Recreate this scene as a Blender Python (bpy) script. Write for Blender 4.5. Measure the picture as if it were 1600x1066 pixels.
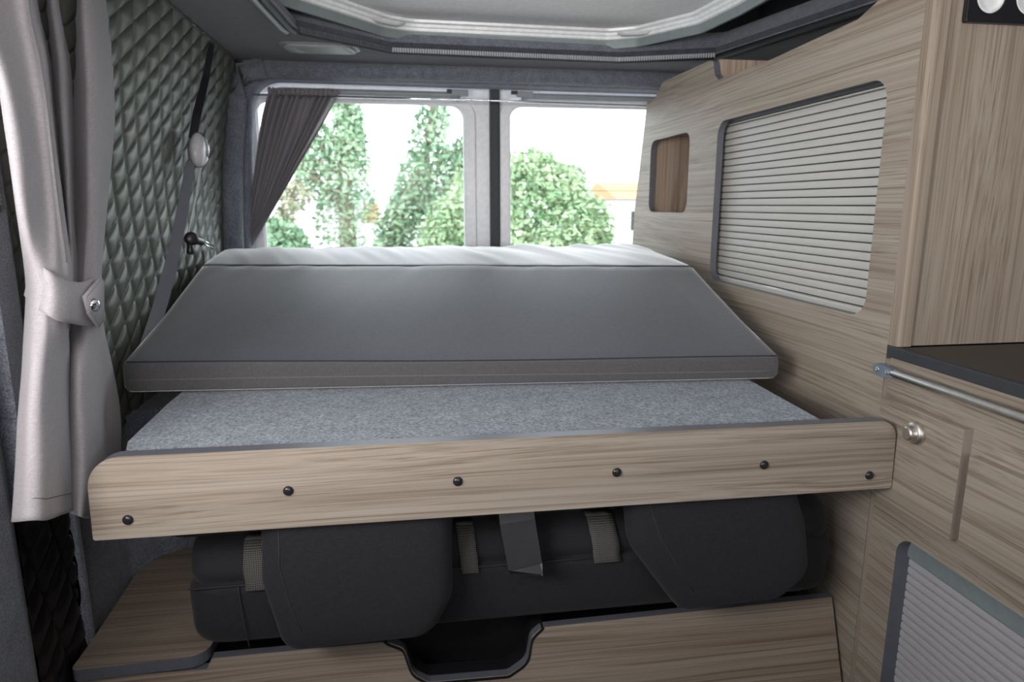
import bpy, bmesh, math, random
from mathutils import Vector, noise
random.seed(7)
for o in list(bpy.data.objects): bpy.data.objects.remove(o)
S = bpy.context.scene
COL = S.collection
ZO = 1.10                      # height of the eye above the van floor; all tables below are relative to eye height
PI = math.pi

# ---------------------------------------------------------------- camera
cam = bpy.data.objects.new('camera', bpy.data.cameras.new('camera'))
COL.objects.link(cam); S.camera = cam
cam.location = (0, 0, ZO)
cam.rotation_euler = (math.radians(90-11.4), 0, math.radians(-8.6))
cam.data.sensor_width = 36; cam.data.lens = 1056/1600*36
cam.data.clip_start = .02; cam.data.clip_end = 300
cam.data.dof.use_dof = True; cam.data.dof.focus_distance = 1.12; cam.data.dof.aperture_fstop = 5.6

# ---------------------------------------------------------------- world, lights, exposure
w = bpy.data.worlds.new('overcast_sky'); S.world = w; w.use_nodes = True
bg = w.node_tree.nodes['Background']
bg.inputs[0].default_value = (.86, .93, 1.0, 1); bg.inputs[1].default_value = 4.6

def area(name, loc, rot, sx, sy, power, col):
    l = bpy.data.lights.new(name, 'AREA'); l.shape = 'RECTANGLE'; l.size = sx; l.size_y = sy; l.energy = power; l.color = col
    o = bpy.data.objects.new(name, l); o.location = loc; o.rotation_euler = rot; COL.objects.link(o); return o
# daylight through the open sliding door behind the camera on the left, and the windscreen further forward
area('sliding_door_daylight', (-.63, .30, ZO+.04), (0, math.radians(-122), math.radians(66)), .50, .66, 14.5, (1, .955, .925))
area('windscreen_daylight', (.3, -1.75, ZO+.14), (math.radians(112), 0, 0), 1.5, .42, 24, (1, .97, .94))
area('raised_roof_canvas_daylight', (.38, -.15, ZO+.66), (math.radians(12), 0, 0), 1.2, 1.0, .6, (1, .98, .96))
S.view_settings.view_transform = 'Standard'; S.view_settings.look = 'None'
S.view_settings.exposure = 0; S.view_settings.gamma = 1; S.view_settings.use_curve_mapping = False

# ---------------------------------------------------------------- materials
def nm(name, rough=.6, metal=0, col=(.5,.5,.5), spec=.5):
    m = bpy.data.materials.new(name); m.use_nodes = True
    b = m.node_tree.nodes['Principled BSDF']
    b.inputs['Base Color'].default_value = (*col, 1); b.inputs['Roughness'].default_value = rough
    b.inputs['Metallic'].default_value = metal; b.inputs['Specular IOR Level'].default_value = spec
    return m, m.node_tree, b
def nd(nt, t, **k):
    n = nt.nodes.new(t)
    for a, v in k.items(): setattr(n, a, v)
    return n
def ramp(nt, stops, fac):
    r = nd(nt, 'ShaderNodeValToRGB'); e = r.color_ramp.elements
    while len(e) < len(stops): e.new(.5)
    for x, (p, c) in zip(e, stops): x.position = p; x.color = (*c, 1)
    nt.links.new(fac, r.inputs[0]); return r.outputs[0]
def coords(nt, scale, loc=(0,0,0)):
    g = nd(nt, 'ShaderNodeNewGeometry'); mp = nd(nt, 'ShaderNodeMapping'); mp.inputs['Scale'].default_value = scale; mp.inputs['Location'].default_value = loc
    nt.links.new(g.outputs['Position'], mp.inputs[0]); return mp.outputs[0]
def noise_n(nt, vec, scale=1, detail=3, rough=.5, dist=0):
    n = nd(nt, 'ShaderNodeTexNoise'); n.inputs['Scale'].default_value = scale; n.inputs['Detail'].default_value = detail
    n.inputs['Roughness'].default_value = rough; n.inputs['Distortion'].default_value = dist
    nt.links.new(vec, n.inputs['Vector']); return n.outputs['Fac']
def bump(nt, b, h, strength, dist=.001):
    n = nd(nt, 'ShaderNodeBump'); n.inputs['Strength'].default_value = strength; n.inputs['Distance'].default_value = dist
    nt.links.new(h, n.inputs['Height']); nt.links.new(n.outputs[0], b.inputs['Normal'])
def mixc(nt, a, b_, fac, mode='MIX'):
    m = nd(nt, 'ShaderNodeMix', data_type='RGBA', blend_type=mode)
    for s, v in ((0, fac), (6, a), (7, b_)):
        if hasattr(v, 'links'): nt.links.new(v, m.inputs[s])
        elif s == 0: m.inputs[0].default_value = v
        else: m.inputs[s].default_value = (*v, 1)
    return m.outputs[2]
def wood(name, axis, tint=(1,1,1), off=0, seed=(0,0,0)):
    """greyish driftwood laminate, grain running along the given axis"""
    m, nt, b = nm(name, .5, spec=.3)
    def sc(al, ac): v = [ac]*3; v[axis] = al; return v
    warp = noise_n(nt, coords(nt, sc(.7, 4), seed), 1, 2)
    # slow warp makes the wide streaks wander
    g = nd(nt, 'ShaderNodeNewGeometry')
    add = nd(nt, 'ShaderNodeVectorMath', operation='MULTIPLY_ADD')
    comb = nd(nt, 'ShaderNodeCombineXYZ')
    for i in range(3):
        if i != axis: nt.links.new(warp, comb.inputs[i])
    add.inputs[1].default_value = (.07, .07, .07); nt.links.new(comb.outputs[0], add.inputs[0]); nt.links.new(g.outputs['Position'], add.inputs[2])
    def mapped(scale):
        mp = nd(nt, 'ShaderNodeMapping'); mp.inputs['Scale'].default_value = scale; mp.inputs['Location'].default_value = seed
        nt.links.new(add.outputs[0], mp.inputs[0]); return mp.outputs[0]
    wide = noise_n(nt, mapped(sc(.32, 22)), 1, 4, .6)
    fine = noise_n(nt, mapped(sc(.45, 260)), 1, 3, .6)
    hair = noise_n(nt, mapped(sc(1.0, 300)), 1, 3, .65)
    c1 = ramp(nt, [(.28, (.275,.222,.178)), (.40, (.345,.290,.240)), (.52, (.385,.330,.278)), (.72, (.425,.372,.320))], wide)
    lines = noise_n(nt, mapped(sc(.2, 130)), 1, 2, .5); c4 = ramp(nt, [(.35, (.76,.72,.68)), (.43, (.98,.97,.96)), (.6, (1,1,1))], lines)
    c2 = ramp(nt, [(.32, (.74,.70,.66)), (.44, (.95,.93,.91)), (.6, (1,1,1)), (.75, (1.06,1.06,1.05))], fine)
    c3 = ramp(nt, [(.34, (.66,.62,.58)), (.47, (.97,.96,.95)), (.6, (1.04,1.04,1.04))], hair)
    c = mixc(nt, mixc(nt, mixc(nt, mixc(nt, c1, c4, 1, 'MULTIPLY'), c2, 1, 'MULTIPLY'), c3, .9, 'MULTIPLY'), tint, 1, 'MULTIPLY')
    nt.links.new(c, b.inputs['Base Color']); bump(nt, b, hair, .15, .0004)
    return m
def felt(name, c0, c1, scale=420, bs=.6):
    m, nt, b = nm(name, 1, spec=.1)
    n = noise_n(nt, coords(nt, (1,1,1)), scale, 3, .75); n2 = noise_n(nt, coords(nt, (1,1,1), (3,1,2)), 35, 3, .6)
    c = mixc(nt, ramp(nt, [(.33, c0), (.66, c1)], n), ramp(nt, [(.3, (.8,.8,.8)), (.7, (1.15,1.15,1.15))], n2), 1, 'MULTIPLY')
    nt.links.new(c, b.inputs['Base Color']); bump(nt, b, n, bs, .002)
    b.inputs['Sheen Weight'].default_value = .3; b.inputs['Sheen Roughness'].default_value = .6
    return m
def cloth(name, col, sc=900, var=.12, sheen=.3, rough=.85):
    m, nt, b = nm(name, rough, spec=.25)
    a = noise_n(nt, coords(nt, (sc, sc, sc*.12)), 1, 1); d = noise_n(nt, coords(nt, (sc*.12, sc*.12, sc)), 1, 1)
    mm = nd(nt, 'ShaderNodeMath', operation='ADD'); nt.links.new(a, mm.inputs[0]); nt.links.new(d, mm.inputs[1])
    hf = nd(nt, 'ShaderNodeMath', operation='MULTIPLY'); hf.inputs[1].default_value = .5; nt.links.new(mm.outputs[0], hf.inputs[0])
    lo = tuple(x*(1-var*1.8) for x in col); hi = tuple(x*(1+var*1.8) for x in col)
    nt.links.new(ramp(nt, [(.3, lo), (.7, hi)], hf.outputs[0]), b.inputs['Base Color']); bump(nt, b, hf.outputs[0], .35, .0008)
    b.inputs['Sheen Weight'].default_value = sheen; b.inputs['Sheen Roughness'].default_value = .5
    return m
def plain(name, col, rough=.5, metal=0, spec=.5, var=.06, sc=60):
    m, nt, b = nm(name, rough, metal, col, spec)
    n = noise_n(nt, coords(nt, (1,1,1)), sc, 3)
    nt.links.new(ramp(nt, [(.3, tuple(x*(1-var) for x in col)), (.7, tuple(x*(1+var) for x in col))], n), b.inputs['Base Color'])
    return m

M = {}
M['wood_x'] = wood('driftwood_laminate_across', 0, seed=(3.1, 0, 1.3))
M['wood_y'] = wood('driftwood_laminate_along', 1, (.97,.97,.95), seed=(0, 2, .35))
M['wood_z'] = wood('driftwood_laminate_upright', 2, (.96,.93,.90), seed=(1, 4, 0))
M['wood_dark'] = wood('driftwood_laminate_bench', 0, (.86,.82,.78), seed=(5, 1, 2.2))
M['wood_rim'] = plain('light_laminate_rim', (.34,.285,.24), .5)
M['wood_niche_lit'] = wood('pinkish_laminate_upright_lit', 2, (1.42,1.30,1.25), seed=(7, 2, 0))  # pinkish laminate, its tint brightened to stand for window and roof light
M['edge'] = plain('dark_grey_edge_banding', (.125,.13,.15), .38)
M['ply'] = plain('raw_brown_board_edge', (.16,.09,.06), .8)
M['felt'] = felt('blue_grey_lining_felt', (.08,.085,.108), (.27,.285,.34), 320)
M['felt_dark'] = felt('dark_lining_felt', (.028,.031,.041), (.095,.10,.122))
M['carpet'] = felt('grey_needle_carpet', (.040,.050,.068), (.33,.385,.46), 190, 1)
M['curtain'] = cloth('taupe_grey_curtain_cloth', (.41,.38,.395), 1100, .10, .2)
M['rear_curtain'] = cloth('slate_grey_curtain_cloth', (.25,.228,.245), 900, .12, .3)
M['mattress'] = cloth('charcoal_mattress_cloth', (.104,.108,.126), 1100, .13, 1.0, .5)
M['mattress'].node_tree.nodes['Principled BSDF'].inputs['Specular IOR Level'].default_value = .7; M['mattress'].node_tree.nodes['Principled BSDF'].inputs['Sheen Roughness'].default_value = .3
M['mat_side'] = cloth('brownish_mattress_side_cloth', (.088,.083,.085), 1100, .13, .3, .8)
M['seam'] = plain('seam_thread', (.16,.155,.16), .8)
M['dark_seam'] = plain('dark_seam_thread', (.03,.03,.034), .8)
M['seat'] = cloth('anthracite_seat_cloth', (.022,.022,.025), 1000, .15, .06)
M['leather'] = plain('grey_green_quilted_leather', (.105,.110,.092), .42, spec=.5, var=.08, sc=240)
M['black'] = plain('black_plastic', (.014,.014,.017), .35)
M['gloss_black'] = plain('glossy_black_cap', (.02,.02,.022), .2)
M['void'] = plain('dark_cavity_lining', (.012,.012,.014), .9)
M['worktop'] = plain('dark_brown_worktop', (.040,.033,.030), .42, var=.25, sc=300)
M['slat'] = plain('light_grey_shutter_slat', (.52,.50,.465), .5, sc=500, var=.03)
M['slat_low'] = plain('cool_grey_shutter_slat', (.45,.43,.44), .55, sc=500, var=.04)
M['alu'] = plain('brushed_aluminium', (.58,.60,.61), .32, .9)
M['steel'] = plain('satin_steel_tube', (.66,.64,.61), .38, 1)
M['nickel'] = plain('satin_nickel', (.62,.58,.53), .42, 1)
M['chrome'] = plain('chrome', (.85,.85,.87), .08, 1)
M['white'] = plain('white_socket_plastic', (.86,.86,.85), .3)
M['zinc'] = plain('blue_grey_bracket', (.22,.27,.33), .35, .3)
M['panel_white'] = plain('off_white_roof_panel', (.86,.86,.85), .7)
M['white_rail'] = plain('white_lacquered_rail', (.93,.94,.94), .22)
M['greygreen'] = plain('grey_green_rail_lip', (.24,.28,.28), .4)
M['door_paint'] = plain('light_grey_door_paint', (.90,.90,.92), .3)
M['grey_plastic'] = plain('grey_window_surround', (.30,.32,.33), .45)
M['lamp_lens'] = plain('frosted_lamp_lens', (.30,.32,.31), .35)
M['rubber'] = plain('dark_rubber', (.035,.038,.042), .55)
M['strap'] = plain('grey_blue_belt_webbing', (.15,.16,.185), .5, sc=500, var=.15)
M['strap_black'] = plain('black_belt_webbing', (.02,.02,.024), .45, sc=500, var=.2)
M['belt_plastic'] = plain('pale_pink_grey_plastic', (.60,.58,.60), .25)
M['rib_light'] = plain('clear_ribbed_strip', (.42,.42,.45), .25)
M['rib_dark'] = plain('dim_ribbed_strip', (.10,.10,.115), .3)
M['wire'] = plain('fine_heating_wire', (.50,.38,.26), .5)
M['bark'] = plain('tree_bark', (.22,.18,.13), .9, var=.3, sc=8)
def leafm(name, a, b_):
    m, nt, b = nm(name, .45, spec=.4)
    n = noise_n(nt, coords(nt, (1,1,1)), 2.2, 4, .7)
    nt.links.new(ramp(nt, [(.35, a), (.65, b_)], n), b.inputs['Base Color'])
    b.inputs['Subsurface Weight'].default_value = 0
    return m
M['leaf'] = leafm('ivy_leaf_green', (.14,.27,.15), (.36,.47,.30))
M['leaf_bush'] = leafm('laurel_leaf_green', (.20,.34,.17), (.46,.56,.34))
M['leaf_brown'] = leafm('mixed_twig_green', (.30,.33,.21), (.50,.48,.34))
M['paving'] = plain('pale_grey_paving', (.38,.37,.36), .95, var=.3, sc=3)
M['render'] = plain('white_house_render', (.8,.78,.76), .8)
M['rooftile'] = plain('orange_roof_tile', (.55,.26,.12), .8)
def plaid():
    m, nt, b = nm('grey_plaid_webbing', .8, spec=.2)
    cols = []
    for ax, s in ((0, 700), (2, 700)):
        wv = nd(nt, 'ShaderNodeTexWave', wave_type='BANDS', bands_direction='XYZ'[ax]); wv.inputs['Scale'].default_value = s/3.14/2; wv.inputs['Distortion'].default_value = 1.5
        nt.links.new(coords(nt, (1,1,1)), wv.inputs['Vector']); cols.append(wv.outputs['Fac'])
    mx = nd(nt, 'ShaderNodeMath', operation='MAXIMUM'); nt.links.new(cols[0], mx.inputs[0]); nt.links.new(cols[1], mx.inputs[1])
    nt.links.new(ramp(nt, [(.80, (.03,.03,.033)), (.97, (.20,.185,.165))], mx.outputs[0]), b.inputs['Base Color']); return m
M['plaid'] = plaid()
def glassm():
    m = bpy.data.materials.new('clear_window_glass'); m.use_nodes = True; nt = m.node_tree; nt.nodes.clear()
    o = nd(nt, 'ShaderNodeOutputMaterial'); t = nd(nt, 'ShaderNodeBsdfTransparent'); g = nd(nt, 'ShaderNodeBsdfGlossy'); g.inputs['Roughness'].default_value = .02
    t.inputs[0].default_value = (.97,.985,.98,1)
    f = nd(nt, 'ShaderNodeFresnel'); f.inputs[0].default_value = 1.12; mx = nd(nt, 'ShaderNodeMixShader')
    nt.links.new(f.outputs[0], mx.inputs[0]); nt.links.new(t.outputs[0], mx.inputs[1]); nt.links.new(g.outputs[0], mx.inputs[2]); nt.links.new(mx.outputs[0], o.inputs[0]); return m
M['glass'] = glassm()

# ---------------------------------------------------------------- helpers
W = {}
def obj(name, bm, mats, parent=None, smooth=False, bevel=0, seg=2, autos=None):
    """link a bmesh (verts in eye-relative world coordinates) as one object; its origin is its parent's, or its own base"""
    for v in bm.verts: v.co.z += ZO
    if parent is not None: org = W[parent.name]
    else:
        xs = [v.co.x for v in bm.verts]; ys = [v.co.y for v in bm.verts]; zs = [v.co.z for v in bm.verts]
        org = Vector(((min(xs)+max(xs))/2, (min(ys)+max(ys))/2, min(zs)))
    for v in bm.verts: v.co -= org
    bmesh.ops.recalc_face_normals(bm, faces=bm.faces) if not getattr(bm, '_keep', False) else None
    me = bpy.data.meshes.new(name); bm.to_mesh(me); bm.free()
    for mt in (mats if isinstance(mats, (list, tuple)) else [mats]): me.materials.append(M[mt])
    if smooth:
        for p in me.polygons: p.use_smooth = True
        if autos: me.set_sharp_from_angle(angle=math.radians(autos))
    o = bpy.data.objects.new(name, me); COL.objects.link(o)
    if parent is not None: o.parent = parent
    else: o.location = org
    W[o.name] = org
    if bevel:
        md = o.modifiers.new('edge', 'BEVEL'); md.width = bevel; md.segments = seg; md.limit_method = 'ANGLE'; md.angle_limit = math.radians(40); md.harden_normals = False
    return o
def thing(name, label, cat, loc, group=None, kind=None):
    o = bpy.data.objects.new(name, None); COL.objects.link(o); o.location = (loc[0], loc[1], loc[2]+ZO); o.empty_display_size = .05
    W[o.name] = Vector(o.location); return tag(o, label, cat, group, kind)
def tag(o, label=None, cat=None, group=None, kind=None):
    if label: o['label'] = label
    if cat: o['category'] = cat
    if group: o['group'] = group
    if kind: o['kind'] = kind
    return o
def struct(name, bm, mats, parent=None, label=None, **k):
    o = obj(name, bm, mats, parent, **k); o['kind'] = 'structure'
    if label: o['label'] = label
    return o
def copy_part(src, parent, delta=(0,0,0)):
    c = src.copy(); COL.objects.link(c); c.parent = parent; c.location = src.location + Vector(delta); return c

def box(bm, x0, x1, y0, y1, z0, z1, mi=0):
    v = [bm.verts.new((x, y, z)) for z in (z0, z1) for y in (y0, y1) for x in (x0, x1)]
    for f in ((0,1,3,2), (4,6,7,5), (0,4,5,1), (2,3,7,6), (0,2,6,4), (1,5,7,3)):
        bm.faces.new([v[i] for i in f]).material_index = mi
    return bm
def B(*a, **k): return box(bmesh.new(), *a, **k)
def rimbox(*a):
    bm = box(bmesh.new(), *a); bm.normal_update()
    for f in bm.faces:
        if abs(f.normal.x) < .5: f.material_index = 1
    return bm
def roundp(pts, radii, n=6):
    """round the corners of a closed 2D polygon"""
    out = []; N = len(pts)
    if not isinstance(radii, (list, tuple)): radii = [radii]*N
    for i in range(N):
        p = Vector(pts[i]); a = Vector(pts[i-1]); b = Vector(pts[(i+1) % N]); r = radii[i]
        if r <= 0: out.append(tuple(p)); continue
        da = (a-p).normalized(); db = (b-p).normalized(); ang = da.angle(db)
        if ang > 3.138: out += [tuple(p)]*(n+1); continue
        t = min(r/math.tan(ang/2), (a-p).length*.49, (b-p).length*.49); rr = t*math.tan(ang/2)
        c = p + (da+db).normalized()*(rr/math.sin(ang/2))
        s = p+da*t-c; e = p+db*t-c; tot = s.angle(e); sgn = 1 if s.x*e.y-s.y*e.x > 0 else -1
        for k in range(n+1):
            q = sgn*tot*k/n; out.append((c.x+s.x*math.cos(q)-s.y*math.sin(q), c.y+s.x*math.sin(q)+s.y*math.cos(q)))
    return out
def plate(f3, outer, holes=(), d=(0,0,0), edge=1, bm=None):
    """flat board: 2D outline with holes, mapped by f3 to 3D and extruded by d; rim faces get material slot `edge`"""
    bm = bm or bmesh.new(); es = []; vs = []
    for lp in [outer]+list(holes):
        l = [bm.verts.new(f3(*p)) for p in lp]; vs += l
        es += [bm.edges.new((l[i-1], l[i])) for i in range(len(l))]
    r = bmesh.ops.triangle_fill(bm, edges=es, use_beauty=True)
    fs = [g for g in r['geom'] if isinstance(g, bmesh.types.BMFace)]
    bmesh.ops.dissolve_limit(bm, angle_limit=.01, verts=[], edges=[e for f in fs for e in f.edges if len(e.link_faces) == 2]) if False else None
    r = bmesh.ops.extrude_face_region(bm, geom=fs)
    nv = [g for g in r['geom'] if isinstance(g, bmesh.types.BMVert)]
    bmesh.ops.translate(bm, vec=d, verts=nv)
    for f in fs:
        if not f.is_valid: continue
    nvs = set(nv); new = [g for g in r['geom'] if isinstance(g, bmesh.types.BMFace)]
    cap = set(new) | set(f for f in fs if f.is_valid)
    for f in bm.faces:
        k = sum(v in nvs for v in f.verts)
        if 0 < k < len(f.verts): f.material_index = edge
    # original faces survive only if extrude kept them
    if not any(all(v in vs for v in f.verts) and f.is_valid for f in bm.faces):
        pass
    return bm
def tube(bm, pts, r, n=8, cap=True, mi=0):
    rings = []; pts = [Vector(p) for p in pts]
    up = Vector((0,0,1))
    for i, p in enumerate(pts):
        t = (pts[min(i+1, len(pts)-1)]-pts[max(i-1, 0)]).normalized()
        a = t.cross(up if abs(t.z) < .95 else Vector((1,0,0))).normalized(); b = a.cross(t)
        rr = r[i] if isinstance(r, (list, tuple)) else r
        rings.append([bm.verts.new(p+a*rr*math.cos(2*PI*k/n)+b*rr*math.sin(2*PI*k/n)) for k in range(n)])
    for a, b in zip(rings, rings[1:]):
        for k in range(n): bm.faces.new((a[k], a[(k+1) % n], b[(k+1) % n], b[k])).material_index = mi
    if cap: bm.faces.new(rings[0]).material_index = mi; bm.faces.new(rings[-1][::-1]).material_index = mi
    return bm
def lathe(bm, c, axis, prof, n=20, mi=0):
    """prof: (distance along axis, radius)"""
    ax = Vector(axis).normalized(); a = ax.cross(Vector((0,0,1)) if abs(ax.z) < .9 else Vector((1,0,0))).normalized(); b = ax.cross(a); rings = []
    for h, r in prof:
        rings.append([bm.verts.new(Vector(c)+ax*h+(a*math.cos(2*PI*k/n)+b*math.sin(2*PI*k/n))*max(r, 1e-4)) for k in range(n)])
    for p, q in zip(rings, rings[1:]):
        for k in range(n): bm.faces.new((p[k], p[(k+1) % n], q[(k+1) % n], q[k])).material_index = mi
    bm.faces.new(rings[0]).material_index = mi; bm.faces.new(rings[-1][::-1]).material_index = mi
    return bm
def grid(bm, rows, thick=0, mi=0):
    vs = [[bm.verts.new(p) for p in r] for r in rows]
    for i in range(len(vs)-1):
        for j in range(len(vs[0])-1): bm.faces.new((vs[i][j], vs[i][j+1], vs[i+1][j+1], vs[i+1][j])).material_index = mi
    return vs
def ribbon(bm, pts, side, wd, th):
    """flat strap through pts; side = unit vector across the strap, th along the third direction"""
    side = Vector(side).normalized(); R = []
    for i, p in enumerate(pts):
        p = Vector(p); t = (Vector(pts[min(i+1, len(pts)-1)])-Vector(pts[max(i-1, 0)])).normalized()
        s = (side-t*side.dot(t)).normalized(); nn = t.cross(s); ww = wd[i] if isinstance(wd, (list, tuple)) else wd
        R.append([bm.verts.new(p+s*a*ww/2+nn*b*th/2) for a, b in ((-1,-1), (1,-1), (1,1), (-1,1))])
    for a, b in zip(R, R[1:]):
        for k in range(4): bm.faces.new((a[k], a[(k+1) % 4], b[(k+1) % 4], b[k]))
    bm.faces.new(R[0]); bm.faces.new(R[-1][::-1]); return bm
def cr(pts, n):
    """Catmull-Rom resample"""
    P = [Vector(p) for p in pts]; out = []
    for i in range(n):
        u = i/(n-1)*(len(P)-1); k = min(int(u), len(P)-2); t = u-k
        p0, p1, p2, p3 = P[max(k-1, 0)], P[k], P[k+1], P[min(k+2, len(P)-1)]
        out.append(.5*((2*p1)+(p2-p0)*t+(2*p0-5*p1+4*p2-p3)*t*t+(3*p1-p0-3*p2+p3)*t**3))
    return out
def offset(poly, d):
    """offset an open/closed chain outward (left of travel)"""
    out = []; N = len(poly)
    for i in range(N):
        p = Vector(poly[i]); a = Vector(poly[i-1]); b = Vector(poly[(i+1) % N])
        n1 = Vector((-(p-a).y, (p-a).x)).normalized(); n2 = Vector((-(b-p).y, (b-p).x)).normalized()
        m = (n1+n2).normalized(); out.append(tuple(p+m*d/max(.3, m.dot(n1))))
    return out
def wx(z): return -.60 + .08*max(0, (z+.1)/.55)**1.6        # inner face of the left wall leans inwards towards the roof

XZ = lambda y: (lambda a, b: (a, y, b))
YZ = lambda x: (lambda a, b: (x, a, b))
XY = lambda z: (lambda a, b: (a, b, z))

# ================================================================ THE SHELL
struct('floor', B(-.72, 1.36, -1.9, 2.56, -1.14, -1.10), 'felt_dark')
# ceiling with the pop-top opening
OPEN = [(-.33, -1.2), (-.32, .8), (-.297, 1.70), (-.278, 1.985), (-.034, 2.198), (.68, 2.23), (.962, 2.12), (1.09, 1.51), (1.10, .5), (1.10, -1.2)]
struct('ceiling', plate(XY(.45), [(-.72, -1.9), (1.36, -1.9), (1.36, 2.5), (-.72, 2.5)], [OPEN], (0, 0, .03), 0), 'felt_dark')
def coaming():
    bm = bmesh.new(); up = offset(OPEN, .05); top = offset(OPEN, .11)
    rows = [[(x, y, .452) for x, y in OPEN+OPEN[:1]], [(x, y, .475) for x, y in offset(OPEN, .008)+offset(OPEN, .008)[:1]], [(x, y, .53) for x, y in up+up[:1]], [(x, y, .545) for x, y in top+top[:1]]]
    grid(bm, rows); return bm
o = struct('trim_1', coaming(), 'felt', label='felt lined inner wall of the roof opening', smooth=True, autos=30)
md = o.modifiers.new('th', 'SOLIDIFY'); md.thickness = .004
struct('roof_shell', B(-.6, 1.3, -1.5, 2.5, .70, .72), 'void')
rs = bmesh.new()
box(rs, -.6, -.58, -1.5, 2.5, .545, .70); box(rs, 1.28, 1.3, -1.5, 2.5, .545, .70); box(rs, -.6, 1.3, 2.48, 2.5, .545, .70)
struct('roof_shell', rs, 'void')
# walls
bm = bmesh.new(); rows = []
for i in range(30):
    z = -1.10+i/29*1.56; rows.append([(wx(z)-.032, y, z) for y in (.95, 1.2, 1.6, 2.0, 2.5)])
grid(bm, rows)
o = struct('wall_left', bm, 'felt_dark'); md = o.modifiers.new('th', 'SOLIDIFY'); md.thickness = .03; md.offset = 0
struct('wall_right', B(1.30, 1.34, -1.9, 2.5, -1.10, .45), 'felt_dark')
struct('wall_front', plate(XZ(-1.90), [(-.72, -1.10), (-.72, .45), (1.36, .45), (1.36, -1.10)], [roundp([(-.55, -.06), (-.55, .38), (1.2, .38), (1.2, -.06)], .06, 5)], (0, .03, 0), 0), 'felt_dark')
struct('wall_left_front', plate(YZ(-.68), [(-1.9, -1.10), (-1.9, .45), (.90, .45), (.90, -1.10)], [roundp([(-.30, -.24), (-.30, .40), (.66, .40), (.66, -.24)], .05, 5)], (.03, 0, 0), 0), 'felt_dark')
struct('wall_light_block', B(-.64, 1.29, -1.02, -.98, -1.095, -.04), 'felt_dark')  # added out of view to keep windscreen light off the area below the bed
# felt covered rear frame around the two back doors
hole = roundp([(-.535, -.62), (-.530, -.10), (-.488, .401), (1.10, .392), (1.16, -.62)], [.05, 0, .09, .09, .05], 8)
bm = plate(XZ(2.40), [(-.70, -1.10), (-.70, .45), (1.33, .45), (1.33, -1.10)], [hole], (0, .10, 0), 0)
o = struct('wall_rear', bm, 'felt', smooth=True, autos=50, bevel=.030, seg=5)
# soft roll where the header meets the ceiling, and the D pillar roll on the left
bm = bmesh.new(); tube(bm, [(-.50, 2.385, .425), (0, 2.39, .43), (.5, 2.39, .43), (1.3, 2.385, .42)], .028, 12)
struct('trim_2', bm, 'felt', smooth=True, label='padded felt roll along the top of the rear wall')
bm = bmesh.new(); tube(bm, [(-.575, 2.36, -.45), (-.572, 2.36, -.1), (-.555, 2.36, .15), (-.53, 2.36, .33), (-.50, 2.365, .41), (-.44, 2.375, .428)], .034, 12)
struct('trim_3', bm, 'felt', smooth=True, label='padded felt roll down the left rear pillar')

# ---- rear barn doors (two windows)
def rear_door(n, x0, x1, gx0, gx1):
    zt, zb = .345, -.24
    bm = plate(XZ(2.53), [(x0, -1.05), (x0, .42), (x1, .42), (x1, -1.05)], [roundp([(gx0, zb), (gx0, zt+.015), (gx1, zt), (gx1, zb)], .045, 8)], (0, .03, 0), 0)
    d = struct('door_%d' % n, bm, 'door_paint', smooth=True, autos=40, bevel=.006, seg=3)
    # raised inner pressing round the window
    bm = plate(XZ(2.518), roundp([(gx0-.045, zb-.045), (gx0-.045, zt+.03), (gx1+.045, zt+.03), (gx1+.045, zb-.045)], .07, 8), [roundp([(gx0-.004, zb), (gx0-.004, zt), (gx1+.004, zt), (gx1+.004, zb)], .045, 8)], (0, .014, 0), 0)
    obj('window_surround', bm, 'door_paint', d, smooth=True, autos=40, bevel=.005, seg=3)
    win = struct('window_%d' % n, B(gx0-.01, gx1+.01, 2.552, 2.556, zb-.01, zt+.01), 'glass')
    proto = None
    for k in range(14):
        z = zb+.02+k*.034
        if proto is None:
            b_ = bmesh.new(); tube(b_, [(gx0+.01, 2.549, z), (gx1-.01, 2.549, z)], .0010, 4); proto = obj('heating_wire', b_, 'wire', win); z0 = z
        else: copy_part(proto, win, (0, 0, z-z0))
    return d
rear_door(1, -.66, .305, -.50, .205)
rear_door(2, .330, 1.32, .378, 1.10)
struct('trim_4', B(.300, .335, 2.500, 2.56, -1.05, .42), 'rubber', label='dark rubber seal between the rear doors', bevel=.006)
bm = bmesh.new()
for x0, x1 in ((-.44, .19), (.41, 1.12)):
    tube(bm, [(x0, 2.485, .372), (x0+.03, 2.485, .378), (x1-.03, 2.485, .376), (x1, 2.485, .362)], .011, 8)
struct('trim_5', bm, 'grey_plastic', smooth=True, label='grey plastic bars above the rear windows')
for x in (.19, .42):
    t = thing('door_latch', 'small grey latch plate above the %s rear window, by the centre post' % ('left' if x < .3 else 'right'), 'latch', (x, 2.47, .378))
    obj('latch_plate', B(x-.03, x+.03, 2.470, 2.480, .372, .392), 'grey_plastic', t, bevel=.003)
    obj('latch_recess', B(x-.045 if x < .3 else x-.05, x-.028, 2.462, 2.474, .380, .392), 'black', t, bevel=.002)
bm = bmesh.new(); tube(bm, [(-.52, 2.418, .352), (.2, 2.418, .351), (.85, 2.418, .344), (1.2, 2.418, .340)], .0035, 8)
tag(obj('curtain_wire', bm, 'chrome', smooth=True), 'thin bright curtain wire across both rear windows', 'curtain rail')

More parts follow.
